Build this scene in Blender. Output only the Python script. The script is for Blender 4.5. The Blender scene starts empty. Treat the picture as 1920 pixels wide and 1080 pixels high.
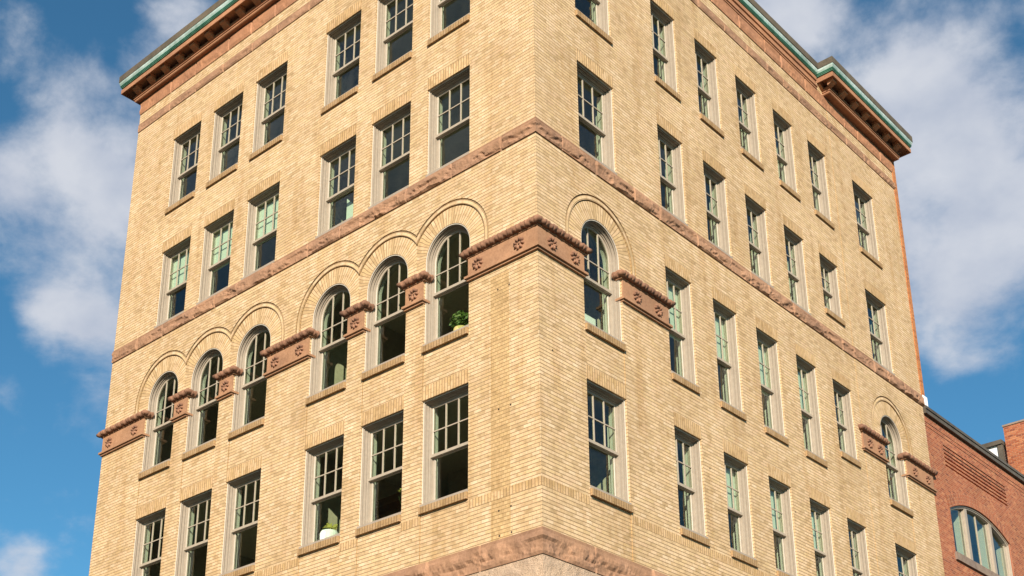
import bpy, math, random
from mathutils import Vector, Matrix, noise
from mathutils.geometry import delaunay_2d_cdt
S = bpy.context.scene
C = S.collection
rnd = random.Random(7)
R_ = math.radians

# ------------------------------------------------------------------ camera
cam_d = bpy.data.cameras.new("camera")
cam = bpy.data.objects.new("camera", cam_d); C.objects.link(cam); S.camera = cam
yaw, pit, rol = 0.7203, 0.3716, -0.0085
d = Vector((-math.sin(yaw)*math.cos(pit), math.cos(yaw)*math.cos(pit), math.sin(pit)))
r0 = Vector((math.cos(yaw), math.sin(yaw), 0)); u0 = r0.cross(d)
r1 = r0*math.cos(rol) + u0*math.sin(rol); u1 = -r0*math.sin(rol) + u0*math.cos(rol)
M = Matrix((r1, u1, -d)).transposed().to_4x4(); M.translation = (15.39385, -18.41275, 1.65)
cam.matrix_world = M
cam_d.sensor_width = 36; cam_d.lens = 2514.13/1920*36
cam_d.shift_y = 404.68/1920; cam_d.clip_end = 4000; cam_d.clip_start = 0.1

# ------------------------------------------------------------------ sun, sky, exposure
SUN_AZ, SUN_EL = R_(39.5), R_(23)          # azimuth from -y towards +x
sd = Vector((math.sin(SUN_AZ)*math.cos(SUN_EL), -math.cos(SUN_AZ)*math.cos(SUN_EL), math.sin(SUN_EL)))
sl = bpy.data.lights.new("sun", 'SUN'); sl.energy = 4.8; sl.angle = R_(0.5); sl.color = (1.0, 0.885, 0.76)
so = bpy.data.objects.new("sun", sl); C.objects.link(so)
so.rotation_euler = sd.to_track_quat('Z', 'Y').to_euler()
so.location = sd*200
S.view_settings.view_transform = 'Standard'; S.view_settings.look = 'None'
S.view_settings.exposure = 0.72; S.view_settings.gamma = 1.0

def N(nt, kind, **kw):
    n = nt.nodes.new(kind)
    for k, v in kw.items(): setattr(n, k, v)
    return n
def setin(n, **kw):
    for k, v in kw.items(): n.inputs[k.replace('_', ' ')].default_value = v
def math_node(nt, op, a, b=None, c=None, clamp=False):
    n = N(nt, 'ShaderNodeMath', operation=op, use_clamp=clamp)
    for i, x in enumerate((a, b, c)):
        if x is None: continue
        if isinstance(x, (int, float)): n.inputs[i].default_value = x
        else: nt.links.new(x, n.inputs[i])
    return n.outputs[0]
def ramp(nt, fac, stops, interp='LINEAR'):
    n = N(nt, 'ShaderNodeValToRGB'); cr = n.color_ramp; cr.interpolation = interp
    while len(cr.elements) < len(stops): cr.elements.new(0.5)
    for e, (p, c) in zip(cr.elements, stops):
        e.position = p; e.color = (*c, 1) if len(c) == 3 else c
    nt.links.new(fac, n.inputs[0]); return n.outputs[0]
def mixc(nt, fac, a, b, mode='MIX'):
    n = N(nt, 'ShaderNodeMix', data_type='RGBA', blend_type=mode)
    for i, x in ((0, fac), (6, a), (7, b)):
        if isinstance(x, (int, float)): n.inputs[i].default_value = x
        elif isinstance(x, tuple): n.inputs[i].default_value = (*x, 1) if len(x) == 3 else x
        else: nt.links.new(x, n.inputs[i])
    return n.outputs[2]

def pix_dir(x, y):
    return (d + r1*((x-960)/2514.13) - u1*((y-540-404.68)/2514.13)).normalized()

W = bpy.data.worlds.new("World"); S.world = W; W.use_nodes = True
nt = W.node_tree; nt.nodes.clear()
wo = N(nt, 'ShaderNodeOutputWorld'); bg = N(nt, 'ShaderNodeBackground'); bg.inputs[1].default_value = 0.075
sky = N(nt, 'ShaderNodeTexSky', sky_type='NISHITA', sun_disc=False)
sky.sun_elevation = SUN_EL; sky.sun_rotation = math.pi - SUN_AZ
sky.air_density = 1.0; sky.dust_density = 0.35; sky.ozone_density = 3.0; sky.altitude = 20
tc = N(nt, 'ShaderNodeTexCoord')
def cloud_noise(scale, detail, rough, dist, off):
    mp = N(nt, 'ShaderNodeMapping'); mp.inputs['Location'].default_value = off
    mp.inputs['Scale'].default_value = (1, 1, 1.35)
    nt.links.new(tc.outputs['Generated'], mp.inputs[0])
    nn = N(nt, 'ShaderNodeTexNoise'); setin(nn, Scale=scale, Detail=detail, Roughness=rough, Distortion=dist)
    nt.links.new(mp.outputs[0], nn.inputs['Vector']); return nn.outputs[0]
n1 = cloud_noise(9.5, 10, 0.6, 0.15, (3.1, 0.4, 1.7))
n2 = cloud_noise(20, 6, 0.5, 0.1, (1.3, 7.7, 0.2))
# banks of cloud: (direction, angular radius, weight)
banks = [((140, 450), 0.10, 0.32), ((215, 330), 0.06, 0.26), ((190, 180), 0.06, 0.2), ((110, 600), 0.05, 0.22), ((210, 610), 0.04, 0.2), ((330, 60), 0.05, 0.24), ((90, 130), 0.05, 0.16),
         ((10, 330), 0.045, 0.2), ((40, 1075), 0.035, 0.24), ((1790, 470), 0.12, 0.28), ((1640, 80), 0.10, 0.26), ((1720, 220), 0.06, 0.16),
         ((1850, 80), 0.09, 0.26), ((1760, 300), 0.09, 0.2), ((1760, 640), 0.05, 0.16), ((1480, 20), 0.06, 0.2), ((90, 250), 0.06, 0.14), ((1900, 350), 0.06, 0.12)]
dens = math_node(nt, 'MULTIPLY', n1, 0.9)
dens = math_node(nt, 'ADD', dens, math_node(nt, 'MULTIPLY', n2, 0.28))
banks = [(pix_dir(*p), r_, w_) for p, r_, w_ in banks]
banks += [(Vector((-0.61, -0.55, 0.57)).normalized(), 0.45, 0.17), (Vector((0.44, 0.74, 0.51)).normalized(), 0.35, 0.12)]  # two unseen banks added so the panes mirror broken cloud
for vec_, rad, wgt in banks:
    vd = N(nt, 'ShaderNodeVectorMath', operation='DISTANCE'); vd.inputs[1].default_value = vec_
    nt.links.new(tc.outputs['Generated'], vd.inputs[0])
    mr = N(nt, 'ShaderNodeMapRange', interpolation_type='SMOOTHSTEP')
    setin(mr, From_Min=0.0, From_Max=rad, To_Min=wgt, To_Max=0.0); nt.links.new(vd.outputs['Value'], mr.inputs[0])
    dens = math_node(nt, 'ADD', dens, mr.outputs[0])
cov = N(nt, 'ShaderNodeMapRange', interpolation_type='SMOOTHSTEP'); setin(cov, From_Min=0.62, From_Max=0.96, To_Min=0.0, To_Max=0.93)
nt.links.new(dens, cov.inputs[0])
ccol = ramp(nt, n2, [(0.3, (4.0, 4.4, 5.3)), (0.7, (5.6, 5.8, 6.3))])
skyc = mixc(nt, 1.0, sky.outputs[0], (0.50, 0.96, 1.03), 'MULTIPLY')
final = mixc(nt, cov.outputs[0], skyc, ccol)
nt.links.new(final, bg.inputs[0]); nt.links.new(bg.outputs[0], wo.inputs[0])

# ------------------------------------------------------------------ materials
def new_mat(name, rough=0.8, spec=0.3):
    m = bpy.data.materials.new(name); m.use_nodes = True
    b = m.node_tree.nodes['Principled BSDF']
    b.inputs['Roughness'].default_value = rough; b.inputs['Specular IOR Level'].default_value = spec
    return m, m.node_tree, b
def noise_tex(nt, scale, detail=4, rough=0.55, vec=None, dist=0.0):
    n = N(nt, 'ShaderNodeTexNoise'); setin(n, Scale=scale, Detail=detail, Roughness=rough, Distortion=dist)
    if vec is None:
        t = N(nt, 'ShaderNodeTexCoord'); vec = t.outputs['Object']
    nt.links.new(vec, n.inputs['Vector']); return n.outputs[0]
def bump(nt, b, h, strength, dist=0.01):
    n = N(nt, 'ShaderNodeBump'); n.inputs['Strength'].default_value = strength; n.inputs['Distance'].default_value = dist
    nt.links.new(h, n.inputs['Height']); nt.links.new(n.outputs[0], b.inputs['Normal'])

def brick_mat(name, tones, mortar, bw=0.207, rh=0.0826, ms=0.0075, dark=None, stain=None, vary=0.26, perp=0.3, bed=0.70, bedw=0.085):
    m, nt, b = new_mat(name, 0.85, 0.2)
    uv = N(nt, 'ShaderNodeUVMap'); uv.uv_map = 'UVMap'
    nz = N(nt, 'ShaderNodeTexNoise'); setin(nz, Scale=2.2, Detail=3.0); nt.links.new(uv.outputs[0], nz.inputs['Vector'])
    wob = N(nt, 'ShaderNodeVectorMath', operation='MULTIPLY_ADD')
    nt.links.new(nz.outputs['Color'], wob.inputs[0]); wob.inputs[1].default_value = (0.008, 0.008, 0); nt.links.new(uv.outputs[0], wob.inputs[2])
    t = N(nt, 'ShaderNodeTexBrick', offset=0.5, offset_frequency=2, squash=1.0)
    nt.links.new(wob.outputs[0], t.inputs['Vector'])
    setin(t, Color1=(0, 0, 0, 1), Color2=(1, 1, 1, 1), Mortar=(0.5, 0.5, 0.5, 1), Scale=1.0, Mortar_Size=ms, Mortar_Smooth=0.25, Bias=0.0, Brick_Width=bw, Row_Height=rh)
    k = len(tones)
    col = ramp(nt, t.outputs['Color'], [((i+0.5)/k, c) for i, c in enumerate(tones)])
    big = noise_tex(nt, 0.55, 4, 0.6, uv.outputs[0])
    mid = noise_tex(nt, 7.0, 5, 0.65, uv.outputs[0])
    fine = noise_tex(nt, 60.0, 3, 0.6, uv.outputs[0])
    col = mixc(nt, 1.0, col, ramp(nt, big, [(0.3, (1-vary*0.7, 1-vary*0.8, 1-vary)), (0.62, (1.05, 1.04, 1.02))]), 'MULTIPLY')
    col = mixc(nt, 1.0, col, ramp(nt, mid, [(0.28, (0.70, 0.66, 0.60)), (0.46, (0.98, 0.97, 0.96)), (0.75, (1.10, 1.10, 1.12))]), 'MULTIPLY')
    col = mixc(nt, 1.0, col, ramp(nt, fine, [(0.3, (0.86, 0.86, 0.86)), (0.7, (1.08, 1.08, 1.08))]), 'MULTIPLY')
    if stain:
        # weathering runs: streaks drawn out along the wall's height
        mp = N(nt, 'ShaderNodeMapping'); mp.inputs['Scale'].default_value = (2.4, 0.22, 1); nt.links.new(uv.outputs[0], mp.inputs[0])
        st = noise_tex(nt, 1.0, 5, 0.6, mp.outputs[0])
        col = mixc(nt, ramp(nt, st, [(0.50, (0, 0, 0)), (0.70, (0.75, 0.75, 0.75))]), col, mixc(nt, 1.0, col, stain, 'MULTIPLY'))
    col = mixc(nt, math_node(nt, 'MULTIPLY', t.outputs['Fac'], perp), col, mortar)
    # raked bed joints: the long joints between the courses sit deeper than the cross joints; their shadow is darkened into the colour
    sx = N(nt, 'ShaderNodeSeparateXYZ'); nt.links.new(wob.outputs[0], sx.inputs[0])
    fr = math_node(nt, 'FRACT', math_node(nt, 'DIVIDE', sx.outputs['Y'], rh))
    ds = math_node(nt, 'MINIMUM', fr, math_node(nt, 'SUBTRACT', 1.0, fr))
    bedj = N(nt, 'ShaderNodeMapRange', interpolation_type='SMOOTHSTEP'); setin(bedj, From_Min=bedw*0.6, From_Max=bedw*1.5, To_Min=1.0, To_Max=0.0); nt.links.new(ds, bedj.inputs[0])
    col = mixc(nt, math_node(nt, 'MULTIPLY', bedj.outputs[0], ramp(nt, big, [(0.32, (bed*0.6,)*3), (0.58, (bed,)*3)])), col, tuple(0.55*c for c in mortar))
    if dark: col = mixc(nt, 1.0, col, dark, 'MULTIPLY')
    nt.links.new(col, b.inputs['Base Color'])
    h = math_node(nt, 'SUBTRACT', math_node(nt, 'MULTIPLY', mid, 0.25), math_node(nt, 'ADD', math_node(nt, 'MULTIPLY', t.outputs['Fac'], 0.5), bedj.outputs[0]))
    h = math_node(nt, 'ADD', h, math_node(nt, 'MULTIPLY', t.outputs['Color'], 0.35))
    bump(nt, b, h, 0.9, 0.008)
    return m
TAN = [(0.50, 0.355, 0.195), (0.62, 0.445, 0.26), (0.60, 0.435, 0.235), (0.65, 0.48, 0.295), (0.63, 0.445, 0.27), (0.68, 0.515, 0.33), (0.57, 0.40, 0.22), (0.645, 0.465, 0.27)]
MORT = (0.36, 0.225, 0.11)
M_BRICK = brick_mat('tan_brick', TAN, MORT, stain=(0.82, 0.74, 0.62))
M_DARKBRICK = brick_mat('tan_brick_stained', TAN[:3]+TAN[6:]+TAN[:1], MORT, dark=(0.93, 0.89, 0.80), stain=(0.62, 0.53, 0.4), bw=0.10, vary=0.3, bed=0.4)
M_LINTEL = brick_mat('lintel_brick', TAN, MORT, dark=(0.92, 0.87, 0.79), stain=(0.8, 0.74, 0.62))
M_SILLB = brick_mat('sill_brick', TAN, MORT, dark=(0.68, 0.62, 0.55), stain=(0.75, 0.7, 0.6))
M_VOUS = brick_mat('voussoir_brick', TAN, MORT, bw=0.43, rh=0.085, dark=(0.98, 0.96, 0.92), bed=0.6)
RED = [(0.33, 0.095, 0.045), (0.43, 0.14, 0.065), (0.23, 0.065, 0.04), (0.50, 0.20, 0.095), (0.38, 0.115, 0.055)]
M_RED = brick_mat('red_brick', RED, (0.48, 0.29, 0.18), bw=0.21, rh=0.072, ms=0.008, perp=0.8, bed=0.25, stain=(0.8, 0.72, 0.7), vary=0.3)
M_ORANGE = brick_mat('orange_brick', [(0.46, 0.17, 0.06), (0.54, 0.22, 0.08), (0.36, 0.12, 0.045)], (0.45, 0.26, 0.14), bw=0.21, rh=0.072, perp=0.8, bed=0.3)

def stone_mat(name, c1, c2, scale=3.0, strength=0.5, rough=0.9, spots=None, bd=0.02):
    m, nt, b = new_mat(name, rough, 0.2)
    tcn = N(nt, 'ShaderNodeTexCoord'); v = tcn.outputs['Object']
    a = noise_tex(nt, scale, 6, 0.65, v); f = noise_tex(nt, scale*9, 5, 0.7, v); g = noise_tex(nt, 0.9, 3, 0.5, v)
    col = mixc(nt, ramp(nt, a, [(0.35, (0, 0, 0)), (0.65, (1, 1, 1))]), c1, c2)
    col = mixc(nt, 1.0, col, ramp(nt, f, [(0.3, (0.78, 0.76, 0.75)), (0.7, (1.1, 1.1, 1.1))]), 'MULTIPLY')
    col = mixc(nt, 1.0, col, ramp(nt, g, [(0.35, (0.82, 0.82, 0.84)), (0.6, (1.04, 1.03, 1.0))]), 'MULTIPLY')
    if spots: col = mixc(nt, ramp(nt, f, [(0.60, (0, 0, 0)), (0.72, (0.8, 0.8, 0.8))]), col, spots)
    nt.links.new(col, b.inputs['Base Color'])
    bump(nt, b, math_node(nt, 'ADD', a, math_node(nt, 'MULTIPLY', f, 0.4)), strength, bd)
    return m
M_BROWN = stone_mat('brown_sandstone', (0.30, 0.17, 0.10), (0.40, 0.23, 0.14), 2.5, 0.5)
M_TERRA = stone_mat('terracotta', (0.35, 0.19, 0.105), (0.41, 0.228, 0.13), 2.0, 0.15, 0.8)
M_TERRAD = stone_mat('dark_terracotta', (0.20, 0.105, 0.065), (0.34, 0.18, 0.11), 7.0, 0.4, 0.85)  # darker, more mottled tone for the rolls, rosettes and ledges
M_CORN = stone_mat('cornice_brown', (0.36, 0.175, 0.092), (0.44, 0.22, 0.12), 2.0, 0.2, 0.7)
M_GRAN = stone_mat('pale_granite', (0.56, 0.40, 0.27), (0.68, 0.50, 0.35), 5.0, 1.0, 0.9, (0.22, 0.14, 0.085), 0.08)
M_SLATE = stone_mat('dark_roof_edge', (0.10, 0.085, 0.06), (0.15, 0.12, 0.085), 3.0, 0.3, 0.7)
M_COPING = stone_mat('grey_coping', (0.085, 0.075, 0.06), (0.13, 0.11, 0.085), 3.0, 0.1, 0.55)
M_GREYSILL = stone_mat('grey_stone_sill', (0.22, 0.16, 0.12), (0.30, 0.23, 0.18), 6.0, 0.4, 0.85)
M_ASPHALT = stone_mat('asphalt', (0.03, 0.03, 0.031), (0.045, 0.045, 0.045), 8.0, 0.4, 0.9)
M_WALK = stone_mat('concrete', (0.10, 0.095, 0.088), (0.13, 0.125, 0.115), 3.0, 0.2, 0.9)
M_GROUND = stone_mat('city_ground', (0.04, 0.04, 0.038), (0.06, 0.058, 0.055), 0.4, 0.2, 0.9)

def paint_mat(name, c, rough=0.45, var=0.12, spec=0.4):
    m, nt, b = new_mat(name, rough, spec)
    a = noise_tex(nt, 9.0, 5, 0.65)
    col = mixc(nt, 1.0, c, ramp(nt, a, [(0.3, (1-var,)*3), (0.65, (1.03,)*3)]), 'MULTIPLY')
    nt.links.new(col, b.inputs['Base Color']); bump(nt, b, a, 0.08, 0.01)
    return m
M_FRAME = paint_mat('cream_frame_paint', (0.345, 0.285, 0.215))
M_BEAD = paint_mat('pale_bead_paint', (0.54, 0.475, 0.38))
M_SASH = paint_mat('sash_paint', (0.39, 0.325, 0.245))
M_WSILL = paint_mat('wooden_sill_paint', (0.34, 0.28, 0.215), 0.6)
M_PLASTER = paint_mat('white_plaster', (0.46, 0.45, 0.39), 0.8, 0.06)
M_CEIL = paint_mat('office_ceiling', (0.6, 0.55, 0.45), 0.9, 0.1)
M_FLOOR = paint_mat('office_floor', (0.32, 0.26, 0.18), 0.8, 0.2)
M_ROOMW = paint_mat('office_wall', (0.45, 0.4, 0.3), 0.9, 0.2)
M_BLIND = paint_mat('pale_blind', (0.60, 0.64, 0.58), 0.8, 0.05)
M_WOOD = paint_mat('brown_wood', (0.17, 0.07, 0.03), 0.5, 0.3)
M_WHITE = paint_mat('white_paint', (0.8, 0.8, 0.79), 0.5, 0.05)
M_CLAY = paint_mat('ochre_pot', (0.55, 0.42, 0.16), 0.6, 0.1)
M_LEAF = paint_mat('leaf_green', (0.09, 0.155, 0.025), 0.5, 0.5)
M_YLEAF = paint_mat('yellow_leaf', (0.42, 0.38, 0.09), 0.5, 0.3)
M_STEM = paint_mat('stem_green', (0.12, 0.16, 0.05), 0.6, 0.2)
M_HOLE = paint_mat('dark_hole', (0.03, 0.022, 0.015), 0.9, 0.1)
def metal_mat(name, c, c2):
    m, nt, b = new_mat(name, 0.42, 0.5)
    a = noise_tex(nt, 5.0, 5, 0.7)
    col = mixc(nt, ramp(nt, a, [(0.4, (0, 0, 0)), (0.62, (1, 1, 1))]), c, c2)
    col = mixc(nt, 1.0, col, ramp(nt, noise_tex(nt, 1.3, 5, 0.65), [(0.32, (0.5, 0.55, 0.5)), (0.6, (1, 1, 1))]), 'MULTIPLY')
    nt.links.new(col, b.inputs['Base Color']); bump(nt, b, a, 0.25, 0.02)
    return m
M_COPPER = metal_mat('verdigris_copper', (0.055, 0.19, 0.12), (0.11, 0.28, 0.19))
M_COPPERL = metal_mat('copper_highlight', (0.40, 0.52, 0.47), (0.58, 0.68, 0.63))  # upper gutter lip: its bright reflection is put into the pale colour
def glass_mat():
    m = bpy.data.materials.new('window_glass'); m.use_nodes = True; nt = m.node_tree; nt.nodes.clear()
    o = N(nt, 'ShaderNodeOutputMaterial'); mx = N(nt, 'ShaderNodeMixShader')
    tr = N(nt, 'ShaderNodeBsdfTransparent'); tr.inputs[0].default_value = (0.88, 0.935, 0.865, 1)
    gl = N(nt, 'ShaderNodeBsdfGlossy'); gl.inputs['Roughness'].default_value = 0.005; gl.inputs[0].default_value = (0.95, 0.97, 1, 1)
    ge = N(nt, 'ShaderNodeNewGeometry'); dt = N(nt, 'ShaderNodeVectorMath', operation='DOT_PRODUCT')
    nt.links.new(ge.outputs['Incoming'], dt.inputs[0]); nt.links.new(ge.outputs['Normal'], dt.inputs[1])
    cs = math_node(nt, 'ABSOLUTE', dt.outputs['Value'])
    sch = math_node(nt, 'MULTIPLY_ADD', math_node(nt, 'POWER', math_node(nt, 'SUBTRACT', 1.0, cs), 5.0), 0.965, 0.035)
    a = noise_tex(nt, 1.6, 3, 0.5)
    bp = N(nt, 'ShaderNodeBump'); bp.inputs['Strength'].default_value = 0.25; bp.inputs['Distance'].default_value = 0.04
    nt.links.new(a, bp.inputs['Height']); nt.links.new(bp.outputs[0], gl.inputs['Normal'])
    nt.links.new(sch, mx.inputs[0])
    nt.links.new(tr.outputs[0], mx.inputs[1]); nt.links.new(gl.outputs[0], mx.inputs[2]); nt.links.new(mx.outputs[0], o.inputs[0])
    return m
M_GLASS = glass_mat()

# ------------------------------------------------------------------ mesh helpers
class MB:
    def __init__(self): self.v = []; self.f = []; self.m = []; self.uv = []
    def face(self, pts, mat=0, uv=None):
        i = len(self.v); self.v += [tuple(p) for p in pts]
        self.f.append(tuple(range(i, i+len(pts)))); self.m.append(mat)
        self.uv += list(uv) if uv else [(p[0]+p[1], p[2]) for p in map(tuple, pts)]
    def box(self, x0, x1, y0, y1, z0, z1, mat=0):
        p = [(x, y, z) for z in (z0, z1) for y in (y0, y1) for x in (x0, x1)]
        for q in ((0, 2, 3, 1), (4, 5, 7, 6), (0, 1, 5, 4), (2, 6, 7, 3), (0, 4, 6, 2), (1, 3, 7, 5)):
            ps = [p[k] for k in q]
            n = (Vector(ps[1])-Vector(ps[0])).cross(Vector(ps[2])-Vector(ps[0]))
            ax = max(range(3), key=lambda k: abs(n[k]))
            self.face(ps, mat, [((s[0], s[2]) if ax == 1 else (s[1], s[2]) if ax == 0 else (s[0], s[1])) for s in ps])
    def build(self, name, mats, parent=None, smooth=False, merge=False):
        me = bpy.data.meshes.new(name); me.from_pydata(self.v, [], self.f)
        for m in (mats if isinstance(mats, list) else [mats]): me.materials.append(m)
        me.polygons.foreach_set('material_index', self.m)
        ul = me.uv_layers.new(name='UVMap'); ul.data.foreach_set('uv', [c for t in self.uv for c in t])
        if merge:
            import bmesh
            bm = bmesh.new(); bm.from_mesh(me); bmesh.ops.remove_doubles(bm, verts=bm.verts, dist=1e-4)
            bmesh.ops.recalc_face_normals(bm, faces=bm.faces); bm.to_mesh(me); bm.free()
        if smooth: me.polygons.foreach_set('use_smooth', [True]*len(me.polygons))
        me.update()
        o = bpy.data.objects.new(name, me); C.objects.link(o)
        if parent: o.parent = parent
        return o
def thing(name, label, cat, loc=(0, 0, 0)):
    o = bpy.data.objects.new(name, None); C.objects.link(o); o.location = loc
    o['label'] = label; o['category'] = cat; return o
def tag(o, label, cat): o['label'] = label; o['category'] = cat; return o
def wp(wall, u, o, z):                       # facade coordinates: along, outwards, up
    return (-u, -o, z) if wall == 'L' else (o, u, z)
def sweep(mb, path, prof, mat=0, closed=False, mats=None):
    """path: (x, z, mx, mz) with inward mitre; prof: (s inwards, t depth behind the wall face)"""
    n = len(path); k = len(prof)
    for i in range(n if closed else n-1):
        a, b = path[i], path[(i+1) % n]
        for j in range(k-1 if not closed or True else k):
            s0, t0 = prof[j]; s1, t1 = prof[j+1]
            P = lambda q, s, t: (q[0]+q[2]*s, -t, q[1]+q[3]*s)
            mb.face([P(a, s0, t0), P(b, s0, t0), P(b, s1, t1), P(a, s1, t1)], mats[j] if mats else mat)
def opening_path(w, h, arch=False, bottom=False):
    if not arch:
        p = [(0, 0, 1, 1 if bottom else 0), (0, h, 1, -1), (w, h, -1, -1), (w, 0, -1, 1 if bottom else 0)]
        return p
    r = w/2; hs = h-r; p = [(0, 0, 1, 0)]
    for i in range(33):
        a = math.pi*(1-i/32); p.append((r+r*math.cos(a), hs+r*math.sin(a), -math.cos(a), -math.sin(a)))
    p.append((w, 0, -1, 0)); return p

# ------------------------------------------------------------------ tan building : data
ZB, ZTOP = 9.98, 29.12
WL = 1.38; WR = 1.09
LC = [2.642, 4.583, 6.523, 9.489, 11.425, 13.38]
RC = [2.2155, 5.236, 7.2515, 9.2555, 11.251, 13.2295, 16.122]
UL, UR, UPAV = 16.08, 18.6, 14.2
SPR, RAD, IMP = 17.72, 0.69, 17.42
wins = []   # wall, row, col index, uc, w, z0, h, arch, brick sill
for i, uc in enumerate(LC):
    wins.append(('L', 'A', i, uc, WL, 23.88, 2.48, False, True))
    wins.append(('L', 'B', i, uc, WL, 19.97, 2.48, False, False))
    wins.append(('L', 'C', i, uc, WL, 15.55, 2.86, True, True))
    wins.append(('L', 'D', i, uc, WL, 11.77, 2.48, False, True))
for i, uc in enumerate(RC):
    big = i in (0, 6); w = WL if big else WR
    wins.append(('R', 'A', i, uc, w, 23.88, 2.48, False, True))
    if i == 5: wins.append(('R', 'B', i, uc, w, 20.60, 1.85, False, True))
    else: wins.append(('R', 'B', i, uc, w, 19.97, 2.48, False, False))
    if big: wins.append(('R', 'C', i, uc, w, 15.55, 2.86, True, True))
    elif i == 5: wins.append(('R', 'C', i, uc, w, 16.16, 2.23, False, True))
    else: wins.append(('R', 'C', i, uc, w, 15.55, 2.84, False, True))
    wins.append(('R', 'D', i, uc, w, 11.77, 2.48, False, True))
ARCH = {'L': LC, 'R': [RC[0], RC[6]]}
G = [(1.112, 1.138), (1.244, 1.270)]      # grooves round the arches
def wall_base(wall, u): return 0.012 if (wall == 'R' and u > UPAV) else 0.0

def region(wall, u, z, mine):
    """-> None in an opening, else (offset, material, uv mode, arch centre)"""
    base = wall_base(wall, u)
    for (_, row, i, uc, w, z0, h, arch, sill) in mine:
        if abs(u-uc) < w/2 and z > z0:
            if arch:
                if (z < SPR) or math.hypot(u-uc, z-SPR) < RAD: return None
            elif z < z0+h: return None
    if IMP < z < 19.2:
        cs = [c for c in ARCH[wall] if abs(u-c) < 1.3]
        if cs:
            c = min(cs, key=lambda q: abs(u-q))
            r = math.hypot(u-c, z-SPR) if z > SPR else abs(u-c)
            if r < 1.270:
                for g0, g1 in G:
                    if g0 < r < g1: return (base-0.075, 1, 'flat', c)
                if r < 1.112: return (base-0.034, 3, 'polar', c)
                return (base-0.010, 0, 'ring', c)
    for (_, row, i, uc, w, z0, h, arch, sill) in mine:
        if abs(u-uc) < w/2:
            if not arch and z0+h < z < z0+h+0.33: return (base+0.003, 2, 'stand', 0)
            if wall == 'R' and i not in (0, 6): continue
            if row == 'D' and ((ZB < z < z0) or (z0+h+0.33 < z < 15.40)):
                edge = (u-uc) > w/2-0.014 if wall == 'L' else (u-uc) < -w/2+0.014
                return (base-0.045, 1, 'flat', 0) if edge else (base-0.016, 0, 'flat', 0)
    if 11.40 < z < 11.585: return (base+0.002, 2, 'stand', 0)
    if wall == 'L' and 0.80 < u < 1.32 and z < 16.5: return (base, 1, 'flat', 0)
    return (base, 0, 'flat', 0)

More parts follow.
